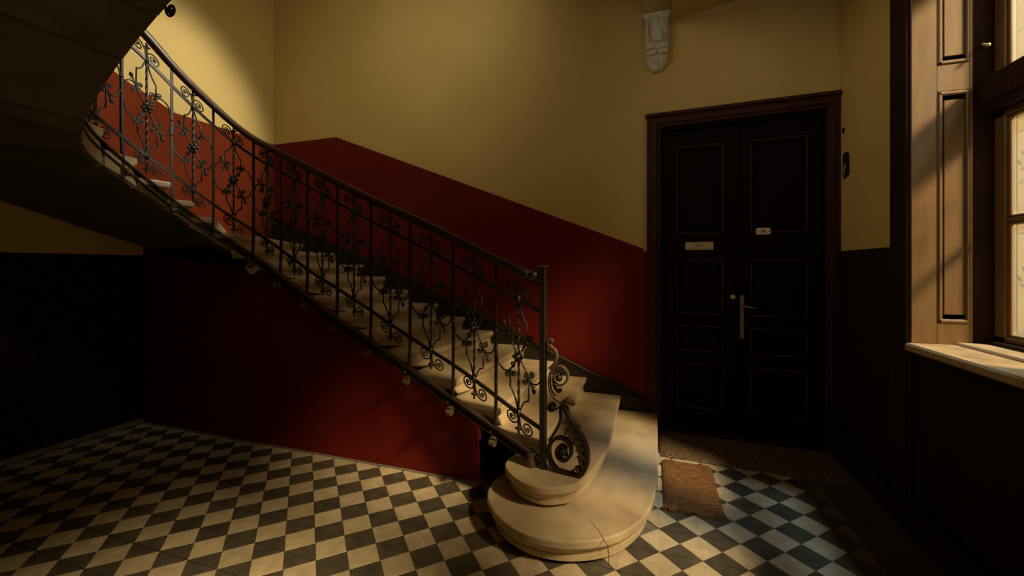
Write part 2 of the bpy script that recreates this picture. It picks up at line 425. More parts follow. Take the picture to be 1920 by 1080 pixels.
def table(T, sg=.07):
    def lin(q):
        if q <= T[0][0]: return T[0][1] + (q - T[0][0]) * (T[1][1] - T[0][1]) / (T[1][0] - T[0][0])
        for a, c in zip(T, T[1:]):
            if q <= c[0]: return a[1] + (q - a[0]) * (c[1] - a[1]) / (c[0] - a[0])
        a, c = T[-2:]; return c[1] + (q - c[0]) * (c[1] - a[1]) / (c[0] - a[0])
    ks = [(k / 6 * 2 * sg, math.exp(-.5 * (k / 3) ** 2)) for k in range(-6, 7)]; W = sum(w_ for _, w_ in ks)
    return lambda q: sum(w_ * lin(q + d) for d, w_ in ks) / W
ZS = table([(.062, .355), (.292, .453), (.636, .595), (.991, .749), (1.313, .903), (1.608, 1.043), (1.915, 1.214), (2.238, 1.406), (2.44, 1.526), (2.603, 1.633), (2.751, 1.743), (2.881, 1.851), (3.007, 1.951), (3.106, 2.042), (3.204, 2.10), (3.31, 2.167), (3.419, 2.227), (3.554, 2.272), (3.647, 2.303), (3.9, 2.37), (4.05, 2.48), (4.21, 2.62), (4.425, 2.77), (4.665, 2.92), (5.5, 3.35)])
ZBOT = table([(.203, .315), (.552, .475), (.852, .61), (1.124, .725), (1.608, .945), (1.915, 1.11), (2.238, 1.31), (2.427, 1.437), (2.603, 1.534), (2.758, 1.625), (2.881, 1.736), (3.004, 1.844), (3.145, 1.943), (3.335, 2.042), (3.46, 2.077), (3.588, 2.107), (3.72, 2.155), (3.9, 2.20), (4.05, 2.335), (4.21, 2.469), (4.425, 2.615), (4.665, 2.757), (5.5, 3.18)], .05)
ZR = table([(.114, 1.402), (.415, 1.527), (.857, 1.725), (1.332, 1.924), (1.812, 2.151), (2.238, 2.356), (2.44, 2.454), (2.603, 2.57), (2.747, 2.708), (2.875, 2.829), (3.004, 2.952), (3.106, 3.061), (3.175, 3.122), (3.4, 3.22), (3.65, 3.29), (3.9, 3.37), (4.05, 3.45), (4.3, 3.62), (5.5, 4.25)], .06)
DU = table([(0, .180), (.5, .170), (1.5, .152), (2.5, .14), (2.75, .152), (3.0, .155), (3.2, .18), (4, .17)], .05)
ZLB = table([(.018, .499), (.16, .563), (.474, .727), (.636, .801), (.808, .872), (.986, .952), (1.161, 1.034), (1.313, 1.114), (1.9, 1.40), (2.484, 1.741), (2.618, 1.836), (2.747, 1.929), (2.881, 2.037), (3.004, 2.14), (3.165, 2.238), (3.314, 2.334), (3.505, 2.399), (3.9, 2.55), (4.2, 2.74), (5.5, 3.48)], .06)
ZUB = lambda q: ZR(q) - DU(q)

# ------------------------------------------------------------------ staircase
ST = empty('staircase', (-.4, 2.9, 0))
tag(ST, 'winding cream marble staircase with two rounded bottom steps rising along the red wall', 'staircase')
def child(o, par):
    o.parent = par; o.matrix_parent_inverse = Matrix.Translation(par.location).inverted(); return o

def offset_poly(poly, ins):
    """move every edge i (poly[i]->poly[i+1]) inwards by ins[i]; poly counter-clockwise"""
    n = len(poly); out = []
    for i in range(n):
        a, p, c = Vector(poly[i - 1]), Vector(poly[i]), Vector(poly[(i + 1) % n])
        d1 = (p - a).normalized(); d2 = (c - p).normalized()
        n1 = Vector((-d1.y, d1.x)); n2 = Vector((-d2.y, d2.x)); i1, i2 = ins[i - 1], ins[i]
        k = d1.cross(d2)
        if abs(k) < .02: out.append(p + (n1 * i1 + n2 * i2) / 2)
        else:
            A = p + n1 * i1; B = p + n2 * i2
            t = (B - A).cross(d2) / k; out.append(A + d1 * t)
    return out
def area(P): return sum(P[i - 1][0] * P[i][1] - P[i][0] * P[i - 1][1] for i in range(len(P))) / 2

PROFILE = [(0.0, .007), (-.003, .002), (-.009, 0), (-.034, 0), (-.042, .003), (-.047, .012), (-.050, .017), (-.056, .0175), (-.060, .022), (-.068, .030), (-.075, .032)]
def make_step(poly, exposed, z, zb, chamfer=True, deep=None):
    """one solid stone step: moulded nosing on exposed edges, riser below, soffit at the heights zb"""
    if area(poly) < 0:
        n = len(poly); poly = poly[::-1]; zb = zb[::-1]; exposed = [exposed[(n - 2 - i) % n] for i in range(n)]
    n = len(poly); mb = MB(); rings = []
    prof = PROFILE + ([] if deep is None else deep)
    for dz, ins in prof:
        rings.append([(p[0], p[1], z + dz) for p in offset_poly(poly, [ins * e for e in exposed])])
    last = prof[-1][1]
    low = [last * e for e in exposed]
    if chamfer: low[-1] = .004          # the last edge is the riser: its foot comes forward to close the soffit
    R1 = offset_poly(poly, low); rings.append([(p[0], p[1], min(zb[i] + .022, z - .08)) for i, p in enumerate(R1)])
    if chamfer:
        R2 = offset_poly(poly, [e + .016 for e in low]); rings.append([(p[0], p[1], min(zb[i], z - .085)) for i, p in enumerate(R2)])
    vs = [p for r in rings for p in r]; fs = [tuple(range(n))]
    for k in range(len(rings) - 1):
        for i in range(n): fs.append((k * n + i, k * n + (i + 1) % n, (k + 1) * n + (i + 1) % n, (k + 1) * n + i))
    fs.append(tuple(range(len(vs) - 1, len(vs) - n - 1, -1)))
    mb.add(vs, fs, 0)
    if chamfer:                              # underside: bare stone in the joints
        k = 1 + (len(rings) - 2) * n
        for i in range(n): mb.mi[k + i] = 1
    return mb

def smooth_open(P, per=6):
    out = []
    Q = [tuple(2 * P[0][c] - P[1][c] for c in (0, 1))] + P + [tuple(2 * P[-1][c] - P[-2][c] for c in (0, 1))]
    for i in range(1, len(Q) - 2):
        for k in range(per):
            u = k / per; p0, p1, p2, p3 = Q[i - 1:i + 3]
            out.append(tuple(.5 * (2 * p1[c] + (p2[c] - p0[c]) * u + (2 * p0[c] - 5 * p1[c] + 4 * p2[c] - p3[c]) * u * u + (-p0[c] + 3 * p1[c] - 3 * p2[c] + p3[c]) * u ** 3) for c in (0, 1)))
    out.append(P[-1]); return out
GROOVE = [(-.082, .032), (-.085, .038), (-.088, .032)]
o1 = smooth_open([(.045, 3.90), (.036, 3.08), (.030, 2.695), (-.021, 2.328), (-.154, 2.083), (-.356, 1.958), (-.569, 1.94), (-.756, 2.026), (-.885, 2.19), (-.915, 2.36), (-.86, 2.52)])
p1 = o1 + [(-.86, 2.62), (-.33, 2.66), (-.33, 3.90)]
s = make_step(p1, [1] * (len(o1) - 1) + [0] * (len(p1) - len(o1) + 1), .138, [0] * len(p1), False, GROOVE)
st1 = child(s.build('step', ['marble']), ST)
jm = MB(); jm.tube([(-.31, 2.16, .1375), (-.25, 2.08, .1378), (-.205, 1.998, .1378), (-.196, 1.992, .130), (-.196, 1.990, .100)], .0016, 5)
jm.tube([(-.197, 2.022, .085), (-.197, 2.026, .06), (-.197, 2.026, .015)], .0016, 5); jo = jm.build('joint', ['black']); jo.parent = st1
o2 = smooth_open([(-.272, 3.90), (-.268, 2.97), (-.289, 2.61), (-.37, 2.275), (-.47, 2.17), (-.585, 2.14), (-.72, 2.19), (-.822, 2.31), (-.825, 2.43), (-.78, 2.53)])
p2 = o2 + [(-.78, 2.64), (-.64, 2.66), (-.64, 3.90)]
s = make_step(p2, [1] * (len(o2) - 1) + [0] * (len(p2) - len(o2) + 1), .270, [.138] * len(p2), False, GROOVE)
child(s.build('step', ['marble']), ST)

#        n: tread z, q on the string, outer end (x, y), soffit below tread at the outer end
YO = 3.92; XO = XL + .0
STEPS = {3: (.402, .02, (-.585, YO), .30), 4: (.532, .345, (-.90, YO), .30), 5: (.665, .70, (-1.17, YO), .30), 6: (.792, 1.06, (-1.52, YO), .30),
         7: (.922, 1.39, (-1.83, YO), .30), 8: (1.052, 1.70, (-2.14, YO), .30), 9: (1.188, 1.97, (-2.47, YO), .30), 10: (1.33, 2.21, (-2.78, YO), .30),
         11: (1.46, 2.38, (-3.08, YO), .30), 12: (1.59, 2.50, (-3.42, YO), .30), 13: (1.71, 2.61, (-3.95, YO), .32), 14: (1.825, 2.73, (XO, 3.35), .34),
         15: (1.945, 2.87, (XO, 2.68), .35), 16: (2.072, 3.01, (XO, 2.15), .32), 17: (2.20, 3.22, (XO, 1.62), .28), 18: (2.33, 3.46, (XO, .85), .28),
         19: (2.44, 3.72, (-4.0, -.02), .30), 20: (2.63, 3.95, (-3.05, -.02), None), 21: (2.80, 4.30, (-2.70, -.02), None), 22: (2.96, 4.57, (-2.42, -.02), None),
         23: (3.11, 4.87, (-2.12, -.02), None), 24: (3.27, 5.17, (-1.82, -.02), None), 25: (3.42, 5.47, (-1.52, -.02), None)}
STEPS = {n: (z, q, po, th if th is not None else z - ZBOT(q)) for n, (z, q, po, th) in STEPS.items()}
OFF = table([(0, .07), (.35, .12), (1.0, .12), (1.8, .085), (2.3, .07), (2.5, .0), (2.65, -.008), (3.6, -.012), (4.0, -.03), (5, -.03)], .05)
CORNER = {13: (XO, YO), 18: (XO, -.02)}
for n in range(3, 25):
    z, q, po, th = STEPS[n]; z2, q2, po2, th2 = STEPS[n + 1]
    qe = q2 + (.034 if n < 11 else .02 if n < 16 else -.014)
    ms = max(2, int((qe - q) / .06)); inner = []; zbi = []
    for k in range(ms + 1):
        qq = q + (qe - q) * k / ms; p, nn, _ = plan(qq); p = p + nn * OFF(qq); inner.append((p.x, p.y)); zbi.append(min(ZBOT(qq), z - .09))
    po_, po2_ = Vector(po), Vector(po2)
    outer = []; zbo = []
    d = (po2_ - po_) if n not in CORNER else (po2_ - Vector(CORNER[n])); e = po2_ + d.normalized() * (.034 if n < 16 else -.014)
    outer.append((e.x, e.y)); zbo.append(z2 - th2)
    if n in CORNER: outer.append(CORNER[n]); zbo.append((z - th + z2 - th2) / 2)
    outer.append(po); zbo.append(z - th)
    poly = inner + outer; zb = zbi + zbo; ex = [1 if n < 17 else 0] * ms + [0] + [0] * (len(outer) - 1) + [1]
    s = make_step(poly, ex, z, zb)
    # soffit face (last polygon) keeps bare stone
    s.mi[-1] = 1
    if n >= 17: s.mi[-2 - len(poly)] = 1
    child(s.build('step', ['marble', 'soffit']), ST)

# steel string along the well, following the flight
def path(q0, q1, fz, off=0.0, step=.05):
    n = max(2, int((q1 - q0) / step)); out = []; ups = []
    for k in range(n + 1):
        q = q0 + (q1 - q0) * k / n; p, nn, d = plan(q); out.append((p.x + nn.x * off, p.y + nn.y * off, fz(q))); ups.append(Vector((nn.x, nn.y, 0)))
    return out, ups
mb = MB(); SH = .062
pts, ups = path(.02, 5.4, lambda q: ZS(q) - SH / 2); mb.tube(pts, 1, flat=(.012, SH), up=ups)
child(mb.build('string', ['steel']), ST)
mb = MB()
pts, ups = path(.02, 5.4, lambda q: ZS(q) - .004, -.012); mb.tube(pts, 1, flat=(.034, .009), up=ups)
child(mb.build('string_top_flange', ['steel']), ST)
mb = MB()
pts, ups = path(.10, 5.4, lambda q: ZS(q) - SH + .004, -.010); mb.tube(pts, 1, flat=(.026, .009), up=ups)
child(mb.build('string_bottom_flange', ['steel']), ST)
PLAIN = [.314, .636, .991, 1.332, 1.643, 1.931, 2.199, 2.46, 2.747, 3.004, 3.314, 3.70, 4.02, 4.34, 4.66, 4.98, 5.3]
TWIST = [.158, .474, .817, 1.161, 1.488, 1.786, 2.064, 2.341, 2.610, 2.875, 3.155, 3.505, 3.86, 4.18, 4.50, 4.82, 5.14]
def spiral3(q, c_off, zc, r0, turns, width, thick, axis_along=False, n=26, flip=1, start=PI / 2):
    """rolled ribbon end below the string: its axis runs along the string, it stands proud of it towards the well"""
    p, nn, d = plan(q); mb = MB(); pts = []
    for k in range(n + 1):
        a = start + flip * 2 * PI * turns * k / n; r = r0 * (1 - .72 * k / n)
        pts.append((p.x - nn.x * (c_off + r * math.cos(a)), p.y - nn.y * (c_off + r * math.cos(a)), zc + r * math.sin(a)))
    mb.tube(pts, 1, flat=(width, thick), up=Vector((d.x, d.y, 0)))
    return mb
for k, q in enumerate(PLAIN[:11]):
    zc = ZS(q) - .088
    sp = spiral3(q, .045, zc, .026, 1.5, .034, .006)
    p, nn, d = plan(q)
    sp.tube([(p.x + nn.x * .04, p.y + nn.y * .04, zc + .026), (p.x - nn.x * .046, p.y - nn.y * .046, zc + .026)], 1, flat=(.034, .007), up=Vector((d.x, d.y, 0)))
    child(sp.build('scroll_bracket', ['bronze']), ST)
    bt = MB(); c = Vector((p.x - nn.x * .016, p.y - nn.y * .016, ZS(q) - .036))
    bt.ball(c + Vector((d.x * .03, d.y * .03, 0)), .011, 8, 4); child(bt.build('bolt', ['bronze']), ST)
# one long curl hangs from the upper flight against the lit wall
mb = MB(); pts = []
for k in range(30):
    a = PI * 1.02 + 2 * PI * 1.35 * k / 29; r = .032 * (1 - .68 * k / 29); pts.append((-2.278 + r * math.cos(a), 1.425, 2.722 + r * math.sin(a)))
mb.tube([(-2.39, 1.40, 2.86), (-2.345, 1.42, 2.79), (-2.318, 1.425, 2.745)] + pts, .007, 6); mb.ball(pts[-1], .011, 7, 4)
child(mb.build('scroll_bracket', ['iron']), ST)
# rolled foot of the string standing on the second step
mb = MB(); c = plan(-.02)[0]; pts = []
for k in range(30):
    a = PI * .35 + 2 * PI * 1.35 * k / 29; r = .030 * (1 - .55 * k / 29)
    pts.append((-.668 + r * math.cos(a), 2.345 + r * math.sin(a), .312))
mb.tube(pts, 1, flat=(.082, .007), up=Vector((0, 0, 1)))
child(mb.build('string_foot_scroll', ['bronze']), ST)

# stair skirting on the back and left walls
SK = lambda x: .25 + .432 * (-.049 - x) if x > -3.0 else .25 + .432 * 2.951 + .36 * (-3.0 - x)
mb = MB(); xs = [XD + .03, -1, -2, -3.0, -3.7, XL]
tops = [(x, SK(x)) for x in xs]
mb.slab([(x, YB, z) for x, z in tops] + [(x, YB, max(0, z - .45)) for x, z in tops[::-1]], (0, -.035, 0), 0)
mb.tube([(x, YB - .038, z - .012) for x, z in tops], .013, 6, 0)
mb.tube([(x, YB - .038, z - .040) for x, z in tops], .005, 6, 0)
struct(mb, 'trim_3', ['skirt'])

# ------------------------------------------------------------------ railing
RL = empty('stair_railing', (-.6, 2.345, .27))
tag(RL, 'black wrought iron railing with scrollwork panels and dark handrail along the marble stair', 'railing')
def rail_pt(q, z, off=0.0):
    p, nn, _ = plan(q); return (p.x + nn.x * off, p.y + nn.y * off, z)

QEND = 5.4
# handrail: moulded section
mb = MB(); sec = [(-.027, -.012), (-.020, -.024), (.020, -.024), (.027, -.012), (.029, .004), (.022, .019), (.008, .026), (-.008, .026), (-.022, .019), (-.029, .004)]
rings = []; q = .075
qs_ = [.075 + (QEND - .075) * k / 110 for k in range(111)]
for q in qs_:
    p, nn, d = plan(q); zc = ZR(q)
    sl = (ZR(q + .02) - ZR(q - .02)) / .04; T = Vector((d.x, d.y, sl)).normalized(); side = Vector((nn.x, nn.y, 0)); upv = side.cross(T)
    if upv.z < 0: upv = -upv
    rings.append([Vector((p.x, p.y, zc)) + side * a + upv * b_ for a, b_ in sec])
m_ = len(sec); vs = [v for r in rings for v in r]; fs = [(i * m_ + j, i * m_ + (j + 1) % m_, (i + 1) * m_ + (j + 1) % m_, (i + 1) * m_ + j) for i in range(len(rings) - 1) for j in range(m_)]
fs += [tuple(range(m_)), tuple(range((len(rings) - 1) * m_, len(rings) * m_))]
mb.add(vs, fs, 0, True)
hr = child(mb.build('handrail', ['handrail']), RL)
# rolled wooden end of the handrail against the newel
mb = MB(); e = rail_pt(.065, ZR(.075) + .003)
mb.ball(e, .034, 12, 8, 0, (1.15, 1, 1)); kn = child(mb.build('handrail_knob', ['handrail']), RL)
# flat bars
mb = MB(); pts, ups = path(.0, QEND, ZUB); mb.tube(pts, 1, flat=(.016, .020), up=ups); child(mb.build('upper_bar', ['iron']), RL)
mb = MB(); pts, ups = path(.0, QEND, ZLB); mb.tube(pts, 1, flat=(.016, .020), up=ups); child(mb.build('lower_bar', ['iron']), RL)
mb = MB(); pts, ups = path(.0, QEND, lambda q: ZR(q) - .028); mb.tube(pts, 1, flat=(.026, .007), up=ups); child(mb.build('rail_core_bar', ['iron']), RL)
# newel
NX, NY = plan(0)[0]; nd = plan(0.02)[2]; ang = math.atan2(nd.y, nd.x)
nw = empty('newel', (0, 0, 0)); child(nw, RL)
mb = MB()
def obox(mb, cx, cy, hx, hy, z0, z1, mi=0, bev=.0015):
    t = MB(); t.box(-hx, hx, -hy, hy, z0, z1, mi, bev); ca, sa = math.cos(ang), math.sin(ang)
    mb.add([(cx + p[0] * ca - p[1] * sa, cy + p[0] * sa + p[1] * ca, p[2]) for p in t.v], t.f, mi)
obox(mb, NX, NY, .017, .017, .270, 1.437)
child(mb.build('newel_post', ['iron']), RL)
bpy.data.objects.remove(nw)
mb = MB(); obox(mb, NX, NY, .024, .024, 1.437, 1.446); child(mb.build('newel_cap', ['bronze']), RL)

def baluster(q):
    z0, z1 = ZS(q) - .05, ZR(q) - .02
    mb = MB(); p0 = rail_pt(q, z0, -.012); p1 = rail_pt(q, z1)
    d = plan(q)[2]; mb.tube([p0, (p1[0], p1[1], z0 + .22), p1], 1, flat=(.015, .015), up=Vector((d.x, d.y, 0)))
    o = child(mb.build('baluster', ['iron']), RL)
    zm = (ZUB(q) + ZLB(q)) / 2
    for zz in (zm + .07, zm - .04):
        mb = MB(); p = rail_pt(q, zz); mb.tube([(p[0], p[1], zz - .008), (p[0], p[1], zz - .003), (p[0], p[1], zz + .003), (p[0], p[1], zz + .008)], [.009, .0135, .0135, .009], 8)
        c = mb.build('collar', ['iron']); c.parent = o
    return o

def spiral2(cx, cz, r0, a0, turns, n=22, decay=.80):
    """clockwise/counter-clockwise spiral (sign of turns) running inwards, in panel coordinates"""
    return [(cx + r0 * (1 - decay * k / n) * math.cos(a0 + 2 * PI * turns * k / n), cz + r0 * (1 - decay * k / n) * math.sin(a0 + 2 * PI * turns * k / n)) for k in range(n + 1)]
def smooth2(P, per=5):
    return smooth_open(P, per)

def panel(q0, wl, wr):
    """one scrollwork panel between two plain balusters; everything hangs on the twisted bar at q0"""
    zt, zb_ = ZUB(q0), ZLB(q0); zc = (zt + zb_) / 2; hh = (zt - zb_) / 2; k = hh / .32; st_ = (ZUB(q0 + .05) - ZUB(q0 - .05)) / .1; sb_ = (ZLB(q0 + .05) - ZLB(q0 - .05)) / .1
    W = min(wl, wr); kx = W / .16
    par = empty('scroll_panel', (0, 0, 0)); child(par, RL); par.matrix_parent_inverse = Matrix.Translation(RL.location).inverted()
    def sub(mb, name, m='iron'):
        o = mb.build(name, [m]); o.parent = par; return o
    def Pm(p, r, off=0.0): return rail_pt(q0 - p, zc + r, off)      # p to the right of the photograph is down the stair (smaller q)
    # twisted bar
    mb = MB(); z0 = zb_ - .085; z1 = zt + .075; n = 56; pts = []
    p = rail_pt(q0, 0)
    mb.tube([(p[0], p[1], z0 + (z1 - z0) * i / n) for i in range(n + 1)], .0085, 4, twist=.42)
    sub(mb, 'twisted_bar')
    for sgn in (1, -1):
        f = lambda P: [Pm(sgn * x * kx, sgn * y * k) for x, y in P]
        zbar = (zb_ if sgn == 1 else zt) - zc; slope = -(sb_ if sgn == 1 else st_)
        g = lambda P, s_=sgn, zb0=zbar, sl=slope: [Pm(s_ * x * kx, zb0 + s_ * y + s_ * x * kx * sl * .8) for x, y in P]
        tr = .0054
        # stems
        mb = MB()
        mb.tube(f([(0, 0), (-.03, -.045), (-.06, -.077)]), .005, 5)
        mb.tube(f(smooth2([(-.155, .0), (-.145, -.045), (-.115, -.078), (-.085, -.088), (-.06, -.080)])), tr, 5)
        mb.tube(f([(-.06, -.085), (-.06, -.171)] + smooth2([(-.06, -.171), (-.038, -.208), (-.018, -.255), (-.006, -.318)])), tr, 5)
        mb.tube(f([(0, 0), (.035, -.055), (.07, -.117), (.105, -.188)]), .005, 5)
        mb.tube(f(smooth2([(.07, -.122), (.095, -.145), (.125, -.145), (.145, -.125), (.155, -.09)])), tr, 5)
        mb.tube(f([(.072, -.12), (.068, -.244)] + smooth2([(.068, -.244), (.042, -.252), (.022, -.28), (.006, -.318)])), tr, 5)
        sub(mb, 'stem')
        # leaf clusters with small curls
        for (cx, cz, curls) in ((-.06, -.08, ((.016, .030, 1, -2.0), (-.020, -.022, -1, .6), (.024, -.016, 1, -2.6))), (.07, -.122, ((-.026, -.014, -1, .5), (.016, .026, 1, -2.2), (-.012, .02, -1, -1.0)))):
            mb = MB(); c3 = Pm(sgn * cx * kx, sgn * cz * k); mb.ball(c3, .0105, 7, 4)
            for dx, dz, dr, a0 in curls:
                P = [(cx + .35 * dx, cz + .35 * dz)] + spiral2(cx + dx * 1.1, cz + dz * 1.1, .0185, a0, dr * 1.15, 12, .7)
                mb.tube(f(P), .0050, 5)
                mb.ball(Pm(sgn * (cx + dx) * kx, sgn * (cz + dz) * k), .0075, 6, 4)
            sub(mb, 'leaf_cluster')
        # bud
        mb = MB()
        for t_, r_ in ((.80, .007), (.90, .011), (1.0, .0125), (1.1, .007)):
            mb.ball(Pm(sgn * (.07 + .035 * t_) * kx, sgn * (-.117 - .071 * t_) * k), r_, 6, 4)
        mb.tube(f([(.088, -.168), (.112, -.158)]), .004, 5); mb.tube(f([(.098, -.192), (.118, -.176)]), .004, 5)
        sub(mb, 'bud')
        # the two volutes on the bar
        P = smooth2([(-.003, -.02), (-.012, -.058), (-.040, -.074)], 4) + spiral2(-.048, -.036, .038, -PI / 2 + .2, -1.55)
        mb = MB(); mb.tube(g(P), [.0050] * (len(P) - 6) + [.0045] * 6, 5); mb.ball(g([(-.046, -.036)])[0], .0085, 6, 4); sub(mb, 'volute')
        P = smooth2([(.003, -.012), (.012, -.062), (.034, -.094)], 4) + spiral2(.060, -.062, .041, -PI / 2 - .8, 1.6)
        mb = MB(); mb.tube(g(P), [.0050] * (len(P) - 6) + [.0045] * 6, 5); mb.ball(g([(.060, -.062)])[0], .0085, 6, 4); sub(mb, 'volute')
        # finial
        mb = MB(); ze = zbar + zc - sgn * .092
        c = rail_pt(q0, ze); mb.ball(c, .0125, 7, 4); mb.ball((c[0], c[1], ze - sgn * .020), .009, 6, 4, 0, (1, 1, 1.5)); mb.ball((c[0], c[1], ze + sgn * .016), .010, 6, 4)
        for dx in (-.017, .017): mb.ball(Pm(sgn * dx, ze - zc), .008, 6, 4)
        # tie where stems meet the bar
        sub(mb, 'finial')
        mb = MB(); zz = zbar + zc; mb.tube([(p[0], p[1], zz - .022), (p[0], p[1], zz + .022)], [.014, .014], 8)
        sub(mb, 'tie_ring')
    # rosette
    mb = MB(); c = Pm(0, 0, -.008); mb.ball(c, .020, 8, 5)
    for j in range(6):
        a = 2 * PI * j / 6; mb.ball(Pm(.026 * math.cos(a), .026 * math.sin(a), -.008), .0135, 6, 4)
        mb.ball(Pm(.022 * math.cos(a), .022 * math.sin(a), .008), .010, 6, 4)
    mb.ball(Pm(0, 0, -.024), .010, 6, 4)
    sub(mb, 'rosette')

for q in PLAIN[:-1]: baluster(q)
edges = [0.0] + PLAIN
for i, q in enumerate(TWIST[:13]): panel(q, q - edges[i] - .004, edges[i + 1] - q - .004)

# scroll console in front of the newel
CU = Vector((-nd.x, -nd.y, 0)).normalized()
def CP(x, y):                    # sketch units of the console -> a point in the vertical plane of the railing
    a = (980 + x / 3.727 - 960) / FPX; dx, dy = a * ct - st, a * st + ct
    k = CU.x * dy - CU.y * dx; u = (NY * dx - NX * dy) / k; t = (NX + CU.x * u) / dx if abs(dx) > abs(dy) else (NY + CU.y * u) / dy
    z = CAMH - (620 + y / 3.727 - 500) / FPX * t
    return (NX + CU.x * u, NY + CU.y * u, max(z, .274))
side = Vector((CU.y, -CU.x, 0))
def cpath(P, per=6): return [CP(x, y) for x, y in smooth_open(P, per)]
def crib(P, name, w=.030, t=.011, taper=None, m='iron'):
    pts = cpath(P); mb = MB(); n = len(pts)
    r = [1] * n if taper is None else [taper[0] + (taper[1] - taper[0]) * i / (n - 1) for i in range(n)]
    mb.tube(pts, r, flat=(w, t), up=side); return child(mb.build(name, [m]), RL)
big = [(290, 520), (318, 590), (365, 665), (415, 745), (448, 835), (450, 930), (415, 1000), (345, 1022), (270, 998), (212, 940), (184, 862), (192, 795), (232, 752), (288, 752), (332, 800), (338, 862), (300, 905), (252, 885), (240, 835), (268, 800), (300, 822), (296, 862)]
crib(big, 'console_scroll', .036, .019, (1.15, .8))
crib([(272, 520), (266, 565), (268, 610), (250, 665), (216, 725), (186, 765)], 'console_stem', .026, .013)
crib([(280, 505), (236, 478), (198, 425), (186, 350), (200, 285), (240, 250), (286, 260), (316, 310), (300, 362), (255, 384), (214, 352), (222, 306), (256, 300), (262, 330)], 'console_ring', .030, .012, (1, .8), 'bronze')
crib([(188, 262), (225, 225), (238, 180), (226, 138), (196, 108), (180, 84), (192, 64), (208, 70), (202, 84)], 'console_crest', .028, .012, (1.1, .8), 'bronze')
crib([(272, 520), (240, 545), (200, 560), (178, 535), (192, 508), (218, 512), (222, 534), (206, 542)], 'console_curl', .026, .010, (1, .8))
crib([(215, 360), (226, 400), (252, 428), (270, 420), (264, 408), (246, 410)], 'console_curl', .024, .010, (1, .8))
for (x, y, r) in ((280, 845, .026), (262, 832, .016), (300, 862, .016), (208, 534, .016), (252, 330, .022), (250, 418, .012), (186, 72, .011), (350, 985, .012)):
    mb = MB(); mb.ball(CP(x, y), r, 8, 5); child(mb.build('boss', ['iron']), RL)
# acanthus leaf on the back of the console
def leaf_lobe(P, w0):
    pts = cpath(P, 4); n = len(pts); mb = MB()
    mb.tube(pts, [max(.12, math.sin(PI * (.22 + .76 * i / (n - 1)))) for i in range(n)], flat=(w0 * .8, .024), up=side); return mb
lobes = [[(365, 665), (335, 650), (300, 640), (276, 648)], [(392, 705), (358, 690), (315, 682), (280, 694)], [(412, 745), (370, 730), (330, 712), (296, 716), (306, 728)],
         [(430, 785), (390, 772), (350, 752), (312, 742)], [(442, 830), (408, 820), (372, 790), (338, 772)], [(452, 900), (420, 880), (400, 840), (378, 836), (384, 852)],
         [(440, 960), (416, 935), (398, 888), (374, 880)], [(405, 1005), (392, 970), (372, 960), (362, 975)], [(392, 705), (404, 690), (402, 668), (392, 672)]]
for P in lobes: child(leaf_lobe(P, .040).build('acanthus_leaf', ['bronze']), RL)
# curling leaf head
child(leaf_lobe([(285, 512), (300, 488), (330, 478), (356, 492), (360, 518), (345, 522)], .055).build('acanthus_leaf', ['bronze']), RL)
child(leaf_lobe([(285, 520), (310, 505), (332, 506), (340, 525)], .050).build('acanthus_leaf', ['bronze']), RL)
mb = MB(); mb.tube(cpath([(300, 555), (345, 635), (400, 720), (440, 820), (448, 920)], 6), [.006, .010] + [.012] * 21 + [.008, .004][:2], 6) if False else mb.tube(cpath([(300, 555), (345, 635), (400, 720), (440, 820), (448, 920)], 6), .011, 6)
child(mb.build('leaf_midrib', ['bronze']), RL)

# ------------------------------------------------------------------ door
DR = empty('door_1', (-0.075, 3.953, 0), math.atan2(-0.07, 1.455))
tag(DR, 'dark mahogany double door in a moulded frame beside the stair foot', kind='structure')
def dpart(mb, name, mats, par=None): return mb.build(name, mats, par or DR)
mb = MB()
for x0, x1 in ((.032, .150), (1.365, 1.452)):
    mb.box(x0, x1, -.045, .02, 0, 2.775, 0, .006); mb.box(x0 + .02, x1 - .03, -.062, -.04, 0, 2.72, 0, .006); mb.box(x1 - .022 if x0 < .5 else x0, x1 if x0 < .5 else x0 + .022, -.055, .0, 0, 2.69, 0, .005)
mb.box(.032, 1.452, -.046, .02, 2.675, 2.775, 0, .006); mb.box(.05, 1.44, -.064, -.04, 2.70, 2.745, 0, .006); mb.box(.02, 1.456, -.07, .0, 2.765, 2.795, 0, .006)
dpart(mb, 'casing', ['casing'])
mb = MB(); mb.box(.14, .178, .0, .12, 0, 2.69, 0, .003); mb.box(1.36, 1.40, .0, .12, 0, 2.69, 0, .003); mb.box(.14, 1.40, .0, .12, 2.645, 2.69, 0, .003); mb.box(.14, 1.40, .12, .2, 0, 2.7, 0)
dpart(mb, 'jamb', ['doorwood'])
